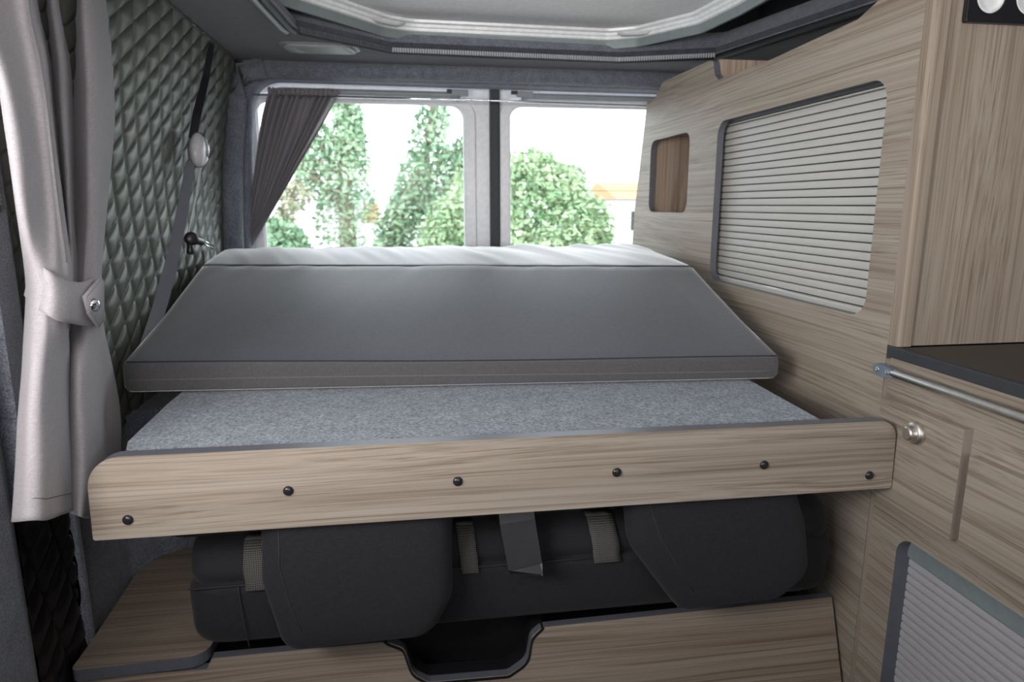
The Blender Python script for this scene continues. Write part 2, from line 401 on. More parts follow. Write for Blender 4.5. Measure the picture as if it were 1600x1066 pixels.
# ---- rear left curtain, gathered and tied to the corner
def rear_curtain():
    rows = []; n = 110
    for j in range(41):
        v = j/40; row = []
        z = .362 - v*.50
        l = -.438-.118*v**.85; r = -.218-.312*v**1.05
        for i in range(n):
            u = i/(n-1)
            fr = .75+.35*math.sin(3*v+17*u)*math.sin(9*u+2)
            a = .026*(1-.72*v)+.002
            ph = 11*2*PI*(u+.035*math.sin(5*u+2*v)+.018*math.sin(14*u+1))
            y = 2.438 - a*math.sin(ph)*fr - .006*math.sin(31*u+4*v)*(1-v)
            ruf = (.006*math.sin(97*u)+.004*math.sin(161*u+1)) if j == 0 else 0
            row.append((l+(r-l)*u, y, z+ruf+.012*u*(1-v)))
        rows.append(row)
    bm = bmesh.new(); grid(bm, rows); return bm
t = thing('rear_curtain', 'dark grey gathered curtain tied to the left of the rear window', 'curtain', (-.45, 2.44, -.14))
o = obj('curtain_cloth', rear_curtain(), 'rear_curtain', t, smooth=True); md = o.modifiers.new('th', 'SOLIDIFY'); md.thickness = .0015
bm = bmesh.new(); rows = []
for j in range(5):
    z = .374-j*.006; rows.append([(-.440+.222*i/120, 2.428-.006*math.sin(15*2*PI*i/120)-.003*math.sin(j*1.5), z+.003*math.sin(i*.9)) for i in range(121)])
grid(bm, rows); o = obj('heading_tape', bm, 'rear_curtain', t, smooth=True); md = o.modifiers.new('th', 'SOLIDIFY'); md.thickness = .003

# ---- roof opening trims
def chain(pts, f): return [f(p) for p in pts]
def ribbed(name, a, b, mat, parent):
    a = Vector(a); b = Vector(b); d = b-a; L = d.length; t = d/L; nrm = Vector((-t.y, t.x, 0)); bm = bmesh.new()
    n = int(L/.0075)
    for k in range(n):
        c = a+t*(k+.5)*L/n; h = L/n*.36
        vs = []
        for dz in (-.004, .008):
            for s, q in ((-1,-1), (1,-1), (1,1), (-1,1)): vs.append(bm.verts.new(c+t*s*h+nrm*q*.006+Vector((0,0,dz))))
        for f in ((0,1,2,3), (4,7,6,5), (0,4,5,1), (1,5,6,2), (2,6,7,3), (3,7,4,0)): bm.faces.new([vs[i] for i in f])
    o = obj(name, bm, mat, parent); o['kind'] = 'stuff'; return o
t = thing('ribbed_light_strip', 'ribbed translucent strip along the rear rim of the roof opening', 'light strip', (.33, 2.18, .445))
zs = .452
P = [(-.27, 1.975, zs), (-.034, 2.183, zs), (.68, 2.214, zs), (.955, 2.108, zs)]
tag(ribbed('ribs', P[0], P[1], 'rib_dark', t), 'dim dark ribs'); ribbed('ribs', P[1], P[2], 'rib_light', t); ribbed('ribs', P[2], P[3], 'rib_light', t)
bm = bmesh.new(); tube(bm, [Vector(p)+Vector((0, .010, -.002)) for p in P], .007, 8); obj('backing_channel', bm, 'rubber', t, smooth=True)
t = thing('opening_seal', 'dark double ridged seal along the left rim of the roof opening', 'seal', (-.30, 1.2, .44))
L = [(-.335, .3), (-.325, .8), (-.303, 1.70), (-.290, 1.930), (-.284, 1.955), (-.282, 1.965)]
for dx, r, z in ((0, .009, .447), (-.02, .010, .449)):
    bm = bmesh.new(); tube(bm, [(x+dx, y+(0.0 if y < 1.9 else -dx*.2), z) for x, y in L], r, 10); obj('ridge', bm, 'grey_plastic' if dx else 'rubber', t, smooth=True)
bm = bmesh.new(); tube(bm, [(.965, 2.11, .45), (1.092, 1.51, .45), (1.102, .5, .45), (1.10, -.3, .45)], .010, 10)
tag(obj('opening_edge_trim', bm, 'rubber', smooth=True), 'dark rubber trim along the right rim of the roof opening', 'trim')

# ---- ceiling lamp
t = thing('ceiling_lamp', 'low frosted dome lamp set in the dark felt ceiling', 'lamp', (-.245, 2.15, .436))
bm = plate(XY(.452), roundp([(-.345, 2.108), (-.15, 2.108), (-.13, 2.20), (-.325, 2.205)], .03, 6), (), (0, 0, -.012), 0)
obj('lens', bm, 'lamp_lens', t, smooth=True, autos=50, bevel=.006, seg=3)
bm = plate(XY(.453), roundp([(-.358, 2.098), (-.139, 2.098), (-.117, 2.21), (-.336, 2.215)], .035, 6), (), (0, 0, -.006), 0)
obj('bezel', bm, 'grey_plastic', t, smooth=True, autos=50, bevel=.002)
bm = bmesh.new(); tube(bm, [(-.325, 2.12, .4395), (-.300, 2.19, .4395)], .0016, 6); a_ = obj('moulded_line', bm, 'grey_plastic', t)
copy_part(a_, t, (.012, 0, 0)); copy_part(a_, t, (.155, 0, 0))

# ---- upper bed board / roof panel seen through the opening
PAN = [(-.335, -1.0), (-.325, 1.2), (-.310, 1.90), (-.060, 2.200), (.02, 2.240), (.655, 2.262), (.745, 2.215), (.868, 2.02), (.890, 1.82), (.895, 1.2), (.895, -1.0)]
t = thing('raised_roof_bed', 'off-white roof bed base with white metal frame above the ceiling opening', 'bed base', (.3, 1.2, .50))
PANr = roundp(PAN, [0, 0, .08, .10, .10, .05, .05, .08, .1, 0, 0], 5)
obj('base_board', plate(XY(.548), offset(PANr, -.02), (), (0, 0, .02), 0), 'panel_white', t)
def railring(o0, o1, z0, z1):
    a = offset(PANr, o0); b = offset(PANr, o1); bm = bmesh.new()
    r = [[(x, y, z) for x, y in p+p[:1]] for p, z in ((a, z0), (b, z0), (b, z1), (a, z1), (a, z0))]
    grid(bm, r); return bm
def ring(prof):
    bm = bmesh.new(); rr_ = []
    for o_, z in prof:
        q = offset(PANr, o_); rr_.append([(x, y, z) for x, y in q+q[:1]])
    grid(bm, rr_); return bm
obj('frame_rail', ring([(-.009, .518), (-.016, .520), (-.017, .528), (-.022, .530), (-.023, .538), (-.034, .541), (-.036, .552), (-.009, .552), (-.009, .518)]), 'white_rail', t, smooth=True, autos=25)
tag(obj('frame_lip', ring([(.003, .552), (.003, .494), (-.005, .494), (-.009, .517), (-.008, .552), (.003, .552)]), 'greygreen', t, smooth=True, autos=25), 'grey-green outer lip')
for px, py, a in ((-.045, 2.182, .6), (.72, 2.20, -.35)):
    bm = bmesh.new(); c = Vector((px, py-.012, .530)); d = Vector((math.cos(a), math.sin(a), 0)); e = Vector((-d.y, d.x, 0))
    rows = []
    for i in range(9):
        u = -1+i/4; row = []
        for j in range(7):
            v = -1+j/3; row.append(c+d*u*.055+e*v*.020+Vector((0, -.004, -.010*math.sqrt(max(0, 1-max(abs(u), abs(v))**4)))))
        rows.append(row)
    grid(bm, rows); o = obj('corner_cap', bm, 'white_rail', t, smooth=True)

# ---- quilted leather on the left wall
def quilt(y0, y1, z0, z1, H=.0095, N=10, cut=None):
    a = (.0635, .042); b = (.013, -.0437); det = a[0]*b[1]-a[1]*b[0]; o0 = (1.658, .057); bm = bmesh.new()
    def uv(y, z):
        y -= o0[0]; z -= o0[1]; return ((y*b[1]-z*b[0])/det, (a[0]*z-a[1]*y)/det)
    cs = [uv(y, z) for y in (y0, y1) for z in (z0, z1)]
    u0, u1 = math.floor(min(c[0] for c in cs)), math.ceil(max(c[0] for c in cs)); v0, v1 = math.floor(min(c[1] for c in cs)), math.ceil(max(c[1] for c in cs))
    cache = {}
    def vert(i, j):
        if (i, j) in cache: return cache[i, j]
        u = i/N; v = j/N; y = o0[0]+u*a[0]+v*b[0]; z = o0[1]+u*a[1]+v*b[1]
        h = H*(abs(math.sin(PI*u))*abs(math.sin(PI*v)))**.36
        h = H*(min(abs(math.sin(PI*u)), abs(math.sin(PI*v)))**.55)
        h *= .95+.12*noise.noise(Vector((y*9, z*9, 1)))
        y = min(max(y, y0), y1); z = min(max(z, z0), z1)
        if cut and z < cut: h *= 1
        cache[i, j] = bm.verts.new((wx(z)-.006+h, y, z)); return cache[i, j]
    for cu in range(u0, u1):
        for cv in range(v0, v1):
            yc = [o0[0]+(cu+p)*a[0]+(cv+q)*b[0] for p in (0, 1) for q in (0, 1)]; zc = [o0[1]+(cu+p)*a[1]+(cv+q)*b[1] for p in (0, 1) for q in (0, 1)]
            if max(yc) <= y0 or min(yc) >= y1 or max(zc) <= z0 or min(zc) >= z1: continue
            for i in range(N):
                for j in range(N):
                    q = [vert(cu*N+i, cv*N+j), vert(cu*N+i+1, cv*N+j), vert(cu*N+i+1, cv*N+j+1), vert(cu*N+i, cv*N+j+1)]
                    if len(set((round(k.co.y, 5), round(k.co.z, 5)) for k in q)) < 3: continue
                    bm.faces.new(q)
    return bm
o = obj('quilted_wall_panel', quilt(1.115, 2.335, -.445, .447), 'leather', smooth=True)
tag(o, 'grey-green diamond quilted leather wall lining behind the seat belt', 'wall panel')
md = o.modifiers.new('th', 'SOLIDIFY'); md.thickness = .004; md.offset = -1
t = thing('lower_door_panel', 'black quilted lower wall panel under the left curtain', 'wall panel', (-.6, 1.13, -1.10))
obj('quilting', quilt(1.045, 1.196, -1.09, -.448), 'black', t, smooth=True)
obj('felt_edging', B(-.606, -.590, 1.196, 1.214, -1.09, -.448), 'felt', t, bevel=.004)
bm = plate(XY(-.445), roundp([(-.70, 1.046), (-.70, 1.125), (-.600, 1.125), (-.575, 1.10), (-.575, 1.046)], [0, 0, .01, .02, .0], 5), (), (0, 0, .885), 0)
struct('trim_8', bm, 'felt', smooth=True, autos=50, label='felt covered pillar edge right behind the curtain')
# felt covered pillar and rubber seal at the left edge of the view
bm = plate(XY(-1.095), roundp([(-.70, .72), (-.70, 1.045), (-.600, 1.045), (-.578, 1.00), (-.585, .84), (-.62, .72)], [0, 0, .02, .03, .03, 0], 5), (), (0, 0, 1.54), 0)
struct('trim_6', bm, 'felt', smooth=True, autos=50, label='felt covered pillar behind the left curtain')
t = thing('door_seal', 'grey ribbed rubber door seal beside the curtain edge', 'seal', (-.56, .93, -.3))
bm = bmesh.new()
for k in range(44):
    z = -.0+k*.0055; box(bm, -.574, -.562, 1.02, 1.062, z, z+.0035)
o = obj('ribs', bm, 'grey_plastic', t); o['kind'] = 'stuff'
obj('seal_core', B(-.576, -.567, 1.015, 1.067, -.01, .25), 'rubber', t)

# ---- wheel arch
ARCH = roundp([(-.62, 1.215), (-.604, 1.215), (-.612, 1.44), (-.575, 1.50), (-.50, 1.555), (-.48, 1.62), (-.48, 2.39), (-.62, 2.39)], [0, 0, .05, .05, .04, .05, 0, 0], 5)
struct('trim_7', plate(XY(-1.095), ARCH, (), (0, 0, .66), 0), 'felt', smooth=True, autos=50, label='felt covered wheel arch', bevel=.02, seg=4)

# ================================================================ RIGHT: TALL CUPBOARD
t = thing('tall_cupboard', 'tall driftwood-look cupboard with a roller shutter and a small open niche', 'cupboard', (.85, 1.7, -1.10))
out = [(1.062, -1.09), (1.062, .44), (1.135, .44), (1.165, .36), (1.235, .337), (1.55, .327), (1.812, .329), (1.838, .345), (1.852, .385), (1.88, .390), (2.235, .393), (2.262, .372), (2.300, .352), (2.375, .350), (2.47, -.03), (2.50, -.40), (2.50, -1.09)]
rad = [0, 0, .03, .05, .02, 0, .012, .012, .012, .012, .015, .02, .02, .01, 0, 0, 0]
nich = roundp([(1.985, -.024), (1.985, .214), (2.318, .214), (2.318, -.024)], .035, 6)
wnd = roundp([(1.132, -.206), (1.132, .219), (1.800, .219), (1.800, -.206)], .04, 6)
obj('face_panel', plate(YZ(.835), roundp(out, rad, 4), [nich, wnd], (.018, 0, 0), 1), ['wood_y', 'edge'], t)
b_ = bmesh.new()
box(b_, .853, 1.16, 1.93, 1.945, -.06, .25); box(b_, .853, 1.16, 2.335, 2.35, -.06, .25); box(b_, 1.145, 1.16, 1.945, 2.335, -.06, .25); box(b_, .853, 1.145, 1.945, 2.335, -.06, -.045); box(b_, .853, 1.145, 1.945, 2.335, .235, .25)
tag(obj('niche_lining', b_, 'wood_niche_lit', t), 'pinkish upright-grain niche lining, window light painted into its tint')
b_ = bmesh.new(); box(b_, .853, 1.10, 1.845, 1.861, .26, .388)
obj('shelf_divider', b_, 'wood_niche_lit', t)  # light from the roof opening is painted in by the brighter tint
b_ = bmesh.new(); box(b_, .853, 1.28, 1.08, 1.84, .255, .270); box(b_, 1.26, 1.28, 1.08, 2.4, .27, .44)
obj('top_shelf', b_, 'felt_dark', t)
# roller shutter
sh = obj('shutter_rail', B(.862, .880, 1.10, 1.86, -.235, -.196), 'slat', t, bevel=.003)
sh['label'] = 'wide bottom rail of the shutter'
b_ = bmesh.new(); tube(b_, [(.868, 1.10, -.199), (.868, 1.86, -.199)], .005, 8); obj('pull_ridge', b_, 'alu', t, smooth=True)
def slat_mesh(y0, y1, z, p, x=.868):
    bm = bmesh.new(); n = 6; pr = [(x+.0030, z+.0007)]+[(x-.0016*math.sin(PI*(k+.5)/n)**.35, z+.0010+(p-.0020)*(k+.25)/(n-.5)) for k in range(n)]+[(x+.0030, z+p-.0007), (x+.008, z+p-.0007), (x+.008, z+.0007)]
    a = [bm.verts.new((q[0], y0, q[1])) for q in pr]; b = [bm.verts.new((q[0], y1, q[1])) for q in pr]; N = len(pr)
    for k in range(N): bm.faces.new((a[k], a[(k+1) % N], b[(k+1) % N], b[k]))
    bm.faces.new(a); bm.faces.new(b[::-1]); return bm
sp = obj('slat', slat_mesh(1.10, 1.86, -.194, .0175), 'slat', t)
for k in range(1, 24): copy_part(sp, t, (0, 0, k*.0175))
obj('shutter_backing', B(.884, .890, 1.09, 1.87, -.24, .24), 'void', t)
obj('guide_channel', B(.853, .866, 1.10, 1.86, .213, .236), 'rubber', t)

# tall end panel with the sockets
t = thing('tall_end_panel', 'upright-grain end panel above the worktop carrying the sockets', 'panel', (1.1, 1.06, -.243))
obj('board', B(.862, 1.30, 1.045, 1.061, -.243, .449), 'wood_z', t)
bm = plate(XY(-.243), roundp([(.834, 1.061), (.834, 1.038), (.864, 1.038), (.864, 1.061)], [0, .009, .004, 0], 5), (), (0, 0, .692), 0)
obj('corner_post', bm, 'wood_z', t, smooth=True, autos=50)

t = thing('double_socket', 'black framed double wall socket with two round white inserts', 'socket', (.96, 1.045, .29))
yS = 1.0444
bm = plate(XZ(yS), roundp([(.888, .286), (.888, .366), (1.039, .366), (1.039, .286)], .004, 3), [[(.928+.0262*math.cos(a*PI/16), .326+.0262*math.sin(a*PI/16)) for a in range(32)], [(.999+.0262*math.cos(a*PI/16), .326+.0262*math.sin(a*PI/16)) for a in range(32)]], (0, -.010, 0), 0)
obj('frame', bm, 'black', t, bevel=.0015)
for cx in (.928, .999):
    bm = bmesh.new(); lathe(bm, (cx, yS-.0002, .326), (0, -1, 0), [(0, .0262), (.0085, .0258), (.0095, .0245), (.0095, .0225), (.004, .0215), (.0035, .001)], 32)
    ins = obj('socket_insert', bm, 'white', t, smooth=True, autos=30)
    for dx in (-.0095, .0095):
        bm = bmesh.new(); lathe(bm, (cx+dx, yS-.0048, .326), (0, -1, 0), [(0, .0024), (.0005, .0024)], 12); obj('pin_hole', bm, 'black', ins)

# ================================================================ RIGHT: KITCHEN UNIT
t = thing('kitchen_unit', 'low driftwood-look kitchen unit with round-knob door and grey roller shutter', 'cabinet', (1.05, .3, -1.10))
kf = plate(YZ(.8425), [(-.35, -1.09), (-.35, -.266), (1.060, -.266), (1.060, -1.09)], [roundp([(.05, -1.02), (.05, -.572), (.992, -.572), (.992, -1.02)], .035, 6)], (.0325, 0, 0), 1)
obj('face_frame', kf, ['wood_y', 'edge'], t)
obj('joint_strip', B(.8356, .8424, 1.0598, 1.0615, -1.09, -.268), 'wood_rim', t)
obj('side_board', B(.875, 1.295, 1.042, 1.059, -1.09, -.266), 'wood_z', t)
d = obj('door', rimbox(.8262, .8420, .866, 1.052, -.516, -.335), ['wood_y', 'wood_rim'], t)
bm = bmesh.new(); lathe(bm, (.826, .958, -.372), (-1, 0, 0), [(0, .0195), (.004, .0195), (.0075, .0185), (.010, .0155), (.0105, .0135), (.012, .0125), (.019, .0115), (.021, .0095), (.0212, .001)], 32)
kn = obj('knob', bm, 'nickel', d, smooth=True, autos=35)
f_ = obj('flap', rimbox(.8262, .8420, .30, .850, -.514, -.371), ['wood_y', 'wood_rim'], t)
sr = obj('shutter_top_rail', B(.866, .882, .03, 1.02, -.618, -.566), 'greygreen', t, bevel=.002)
sp = obj('slat', slat_mesh(.03, 1.02, -.636, .0158, .872), 'slat_low', t)
for k in range(1, 27): copy_part(sp, t, (0, 0, -k*.0158))
obj('shutter_backing', B(.89, .895, .03, 1.02, -1.06, -.56), 'void', t)

t = thing('worktop', 'dark brown worktop with black edge on the kitchen unit', 'worktop', (1.05, .3, -.262))
obj('board', B(.846, 1.298, -.35, 1.040, -.2615, -.2445), 'worktop', t, bevel=.0015)
obj('edge_strip', B(.832, .8455, -.35, 1.058, -.2635, -.2440), 'rubber', t, bevel=.0015)

t = thing('rail', 'satin metal tube rail below the worktop edge', 'rail', (.825, .5, -.30))
bm = bmesh.new(); tube(bm, [(.824, 1.025, -.286), (.824, -.3, -.286)], .0080, 16); obj('tube', bm, 'steel', t, smooth=True, autos=60)
bm = plate(YZ(.8285), roundp([(1.018, -.2935), (1.020, -.279), (1.062, -.276), (1.072, -.283), (1.068, -.296), (1.040, -.297)], .004, 3), (), (-.011, 0, 0), 0)
br = obj('bracket', bm, 'zinc', t, bevel=.002)
for y in (1.034, 1.059):
    bm = bmesh.new(); lathe(bm, (.8175, y, -.2865), (-1, 0, 0), [(0, .0045), (.0012, .004), (.0016, .0026), (.0006, .002), (.0006, .0005)], 14); obj('screw', bm, 'steel', br, smooth=True, autos=30)

# ================================================================ FOLD-OUT BED
t = thing('bed_platform', 'carpeted bed board with a driftwood-look front fascia and six black caps', 'bed', (.18, 1.3, -.49))
fo = roundp([(-.473, -.4855), (-.470, -.357), (.821, -.3635), (.8245, -.4875)], [.004, .048, .032, .004], 8)
obj('fascia', plate(XZ(1.0), fo, (), (0, .024, 0), 1), ['wood_x', 'edge'], t)
pr = None
for x, z in ((-.422, -.456), (-.192, -.4255), (.065, -.4265), (.324, -.4275), (.581, -.430), (.779, -.461)):
    if pr is None:
        bm = bmesh.new(); lathe(bm, (x, .9999, z), (0, -1, 0), [(0, .0078), (.0012, .0078), (.0032, .0064), (.0044, .0040), (.0049, .0005)], 24); pr = obj('screw_cap', bm, 'gloss_black', t, smooth=True, autos=60); p0 = (x, z)
    else: copy_part(pr, t, (x-p0[0], 0, z-p0[1]))
obj('carpet_top', plate(XY(-.3700), [(-.425, 1.025), (-.446, 1.088), (-.455, 1.30), (-.455, 2.33), (.712, 2.33), (.706, 1.30), (.696, 1.025)], (), (0, 0, .005), 0), 'carpet', t)
obj('board', plate(XY(-.388), [(-.427, 1.0245), (-.448, 1.088), (-.456, 1.30), (-.456, 2.33), (.713, 2.33), (.707, 1.30), (.698, 1.0245)], (), (0, 0, .0178), 0), 'ply', t)

# ---- mattress
def roundprof(pts, rad, n=6): return roundp(pts, rad, n)
def lerp(a, b, t_): return a+(b-a)*t_
def mattress_part(front):
    bm = bmesh.new(); nx = 150; rows = []; MM = None
    for i in range(nx+1):
        u = i/nx; e = min(u, 1-u)*1.33
        shrink = 1 - max(0, 1-e/.012)**2*.16
        x = lerp(-.558, .762, u)
        yf = lerp(1.375, 1.285, u); yr = lerp(1.930, 1.735, u); yb = lerp(2.19, 2.20, u)
        zt = lerp(-.305, -.3165, u)+.002*math.sin(7*u+1)
        zr = lerp(-.158, -.161, u)
        dome = .004*math.sin(PI*u)
        if front:
            pts = [(yf+.008, -.3615), (yf-.004, -.357), (yf-.003, -.336), (yf, zt), (yr, zr-.001), (yr+.004, -.3615)]
            rad = [.004, .004, 0, .012, .008, .004]
        else:
            pts = [(yr+.004, -.3615), (yr, zr-.001), (yb, -.128), (yb+.01, -.3615)]
            rad = [.004, .008, .025, .004]
        pr_ = roundprof(pts, rad, 6)
        cy = sum(p[0] for p in pr_)/len(pr_); cz = sum(p[1] for p in pr_)/len(pr_)
        row = []
        # densify
        dn = []; N_ = len(pr_)
        if MM is None: MM = [(lambda L_: 14 if L_ > .08 else (5 if L_ > .02 else 1))(math.hypot(pr_[k][0]-pr_[(k+1) % N_][0], pr_[k][1]-pr_[(k+1) % N_][1])) for k in range(N_)]
        for k in range(N_):
            a = pr_[k]; b = pr_[(k+1) % N_]
            for q in range(MM[k]): dn.append((lerp(a[0], b[0], q/MM[k]), lerp(a[1], b[1], q/MM[k])))
        for (y, z) in dn:
            zz = z; top = z > -.34
            if top:
                hh = max(0, min(1, (y-yf)/(yr-yf))) if front else max(0, min(1, (y-yr)/(yb-yr)))
                w_ = .0055*math.sin(PI*hh)*min(1, e/.1) + .0035*noise.noise(Vector((x*3.5, y*2.2, 4)))
                if not front:
                    near_back = max(0, min(1, (y-1.85)/.3))
                    w_ += (.0065*noise.noise(Vector((x*15+y*6, y*3.0, 2)))+.003*noise.noise(Vector((x*34+y*12, y*4, 7))))*(.25+near_back)
                else:
                    ridge = max(0, 1-abs(y-yr)/.10); w_ += .003*noise.noise(Vector((x*16-y*9, y*2, 9)))*(.15+ridge)
                zz += w_
            row.append((x, cy+(y-cy)*(1-(1-shrink)*.15), cz+(zz-cz)*shrink))
        rows.append(row+[row[0]])
    n0 = min(len(r) for r in rows); assert all(len(r) == n0 for r in rows), 'loft'
    vs = grid(bm, rows)
    bm.faces.new([bm.verts.new(v.co) for v in vs[0][:-1]]); bm.faces.new([bm.verts.new(v.co) for v in vs[-1][:-1]])
    bmesh.ops.remove_doubles(bm, verts=bm.verts, dist=1e-5)
    return bm
t = thing('mattress', 'charcoal two-part mattress sloping up to the rear windows', 'mattress', (.1, 1.75, -.3650))
fp = obj('front_section', mattress_part(True), ['mattress', 'mat_side'], t, smooth=True, autos=60)
for p in fp.data.polygons:
    if p.normal.y < -.75: p.material_index = 1
obj('rear_section', mattress_part(False), 'mattress', t, smooth=True, autos=60)
def line_tube(f, n, r, name, mat, par):
    bm = bmesh.new(); tube(bm, [f(i/(n-1)) for i in range(n)], r, 6); return obj(name, bm, mat, par, smooth=True)
line_tube(lambda u: (lerp(-.548, .755, u), lerp(1.375, 1.285, u)-.0030, lerp(-.335, -.342, u)+.0012*math.sin(6*u)), 40, .0009, 'seam', 'seam', t)
line_tube(lambda u: (lerp(-.550, .757, u), lerp(1.375, 1.285, u)+.003, lerp(-.3045, -.316, u)+.0030+.002*math.sin(7*u+1)), 40, .0012, 'piping', 'dark_seam', t)
line_tube(lambda u: (lerp(-.550, .757, u), lerp(1.935, 1.740, u), lerp(-.158, -.161, u)-.0012), 60, .0013, 'piping', 'dark_seam', t)

# ================================================================ BENCH BELOW THE BED
t = thing('rear_bench_base', 'driftwood-look bench front with a dark finger notch in its top edge', 'bench', (.1, 1.1, -1.10))
def bf(a, b): return (a, 1.128+(b+.785)*.36, b)     # the board leans back
ol = roundp([(-.585, -1.085), (-.585, -.800), (-.374, -.802), (-.366, -.786), (-.062, -.786), (-.030, -.798), (-.016, -.842), (.012, -.858), (.160, -.860), (.196, -.842), (.206, -.800), (.228, -.786), (.827, -.780), (.827, -1.085)], [0, 0, 0, 0, .03, .02, .03, .02, .02, .03, .02, .03, 0, 0], 5)
obj('front_board', plate(bf, ol, (), (0, .017, 0), 1), ['wood_dark', 'edge'], t)
bm = bmesh.new(); nl = [(-.062, -.786), (-.030, -.800), (-.016, -.842), (.012, -.858), (.160, -.860), (.196, -.842), (.206, -.802), (.228, -.786)]
nl = roundp([(-.3, -.5)]+nl+[(.5, -.5)], [0, .03, .02, .03, .02, .02, .03, .02, .03, 0], 5)[1:-1]
rr = [bf(*p) for p in nl]; rows = [[(p[0], p[1]-.003, p[2]-.001) for p in rr], [(p[0], p[1]+.05, p[2]-.001) for p in rr]]
grid(bm, rows); o = obj('notch_liner', bm, 'black', t); md = o.modifiers.new('th', 'SOLIDIFY'); md.thickness = .004
obj('box_back', B(-.55, .82, 1.24, 1.26, -1.09, -.79), 'void', t)
# side shelf beside the wheel arch
t = thing('side_shelf', 'wood-look side shelf with dark rounded edge at the wheel arch', 'shelf', (-.48, 1.35, -.80))
so = roundp([(-.590, 1.113), (-.372, 1.122), (-.365, 1.60), (-.47, 1.60), (-.505, 1.547), (-.575, 1.49), (-.600, 1.44), (-.590, 1.20)], [.012, .035, 0, 0, .02, .03, .05, .01], 6)
obj('board', plate(XY(-.797), so, (), (0, 0, .022), 1), ['wood_dark', 'edge'], t, bevel=.002)

# ---- folded seat bench
def loft_x(prof, xs, fn, n=6):
    bm = bmesh.new(); rows = []
    for x in xs:
        s = fn(x); cy = sum(p[0] for p in prof)/len(prof); cz = sum(p[1] for p in prof)/len(prof)
        r = [(x, cy+(p[0]-cy)*s, cz+(p[1]-cz)*s) for p in prof]; rows.append(r+[r[0]])
    vs = grid(bm, rows); bm.faces.new([bm.verts.new(v.co) for v in vs[0][:-1]]); bm.faces.new([bm.verts.new(v.co) for v in vs[-1][:-1]])
    bmesh.ops.remove_doubles(bm, verts=bm.verts, dist=1e-5); return bm
def endround(x0, x1, r, k=.22):
    def f(x):
        e = min(x-x0, x1-x); 
        return 1 if e >= r else 1-k*(1-math.sqrt(max(0, 1-(1-e/r)**2)))
    return f
def xs_for(x0, x1, r): return [x0+r*q for q in (0, .04, .12, .25, .45, .7, 1)]+[x0+r+(x1-x0-2*r)*k/20 for k in range(1, 20)]+[x1-r*q for q in (1, .7, .45, .25, .12, .04, 0)]
t = thing('folded_seat', 'dark anthracite seat lying folded under the bed board', 'seat', (.2, 1.3, -.78))
pf = roundp([(1.165, -.774), (1.102, -.745), (1.094, -.628), (1.60, -.628), (1.60, -.774)], [.05, .05, .018, .02, .02], 7)
obj('cushion', loft_x(pf, xs_for(-.394, .81, .06), endround(-.394, .81, .06)), 'seat', t, smooth=True, autos=60)
pf = roundp([(1.110, -.637), (1.098, -.612), (1.122, -.571), (1.60, -.571), (1.60, -.637)], [.01, .02, .03, .02, .01], 6)
obj('top_layer', loft_x(pf, xs_for(-.388, .80, .04), endround(-.388, .80, .04)), 'seat', t, smooth=True, autos=60)
pf = roundp([(1.165, -.574), (1.145, -.545), (1.165, -.45), (1.60, -.45), (1.60, -.574)], [.02, .04, .04, .02, .01], 6)
obj('backrest', loft_x(pf, xs_for(-.45, .80, .05), endround(-.45, .80, .05)), 'seat', t, smooth=True, autos=60)
line_tube(lambda u: (lerp(-.382, .35, u), 1.0950, -.631), 10, .0014, 'seam', 'dark_seam', t)
line_tube(lambda u: (-.302+.008*u, 1.0925+.03*max(0, u-.7), lerp(-.632, -.752, u)), 10, .0012, 'seam', 'dark_seam', t)
for x0, x1 in ((-.295, -.249), (.069, .100), (.310, .360)):
    bm = bmesh.new(); rows = []
    for y, z in ((1.160, -.568), (1.132, -.568), (1.114, -.580), (1.100, -.600), (1.094, -.614), (1.097, -.628), (1.090, -.640)): rows.append([(lerp(x0, x1, k/4)+.006*(z+.57)/-.07, y-.002, z+.001) for k in range(5)])
    grid(bm, rows); o = obj('plaid_strip', bm, 'plaid', t, smooth=True); md = o.modifiers.new('th', 'SOLIDIFY'); md.thickness = .002; md.offset = 0
# headrests
def headrest(lbl, poly, rads, seam):
    t = thing('headrest', lbl, 'headrest', (sum(p[0] for p in poly)/len(poly), 1.08, min(p[1] for p in poly)), 'headrests under the bed board')
    body = bmesh.new(); op = roundp(poly, rads, 7); cx = sum(p[0] for p in op)/len(op); cz = sum(p[1] for p in op)/len(op)
    rows = []
    for y, s in ((1.022, .0), (1.021, .4), (1.022, .70), (1.024, .84), (1.029, .915), (1.036, .96), (1.045, .99), (1.056, 1.0), (1.070, .99), (1.082, .95), (1.088, .88), (1.090, 0)):
        r = [(cx+(p[0]-cx)*s, y, cz+(p[1]-cz)*(1-(1-s)*(.9 if s > 0 else 1))) for p in op]; rows.append(r+[r[0]])
    grid(body, rows); bmesh.ops.remove_doubles(body, verts=body.verts, dist=1e-5)
    obj('pad', body, 'seat', t, smooth=True)
    bm = bmesh.new(); tube(bm, seam, .0011, 6); obj('seam', bm, 'dark_seam', t, smooth=True)
    for dx in (-.05, .05):
        b_ = bmesh.new(); tube(b_, [(cx+dx, 1.06, cz+.09), (cx+dx, 1.06, cz+.15)], .005, 8); obj('post', b_, 'black', t, smooth=True)
headrest('left headrest, wide dark cloth block hanging behind the fascia', [(-.246, -.47), (-.252, -.60), (-.225, -.725), (.020, -.722), (.056, -.65), (.058, -.47)], [.03, .06, .03, .05, .05, .03],
         [(-.215, 1.0235, -.50), (-.218, 1.0225, -.56), (-.207, 1.0225, -.63), (-.190, 1.0225, -.68), (-.196, 1.030, -.708)])
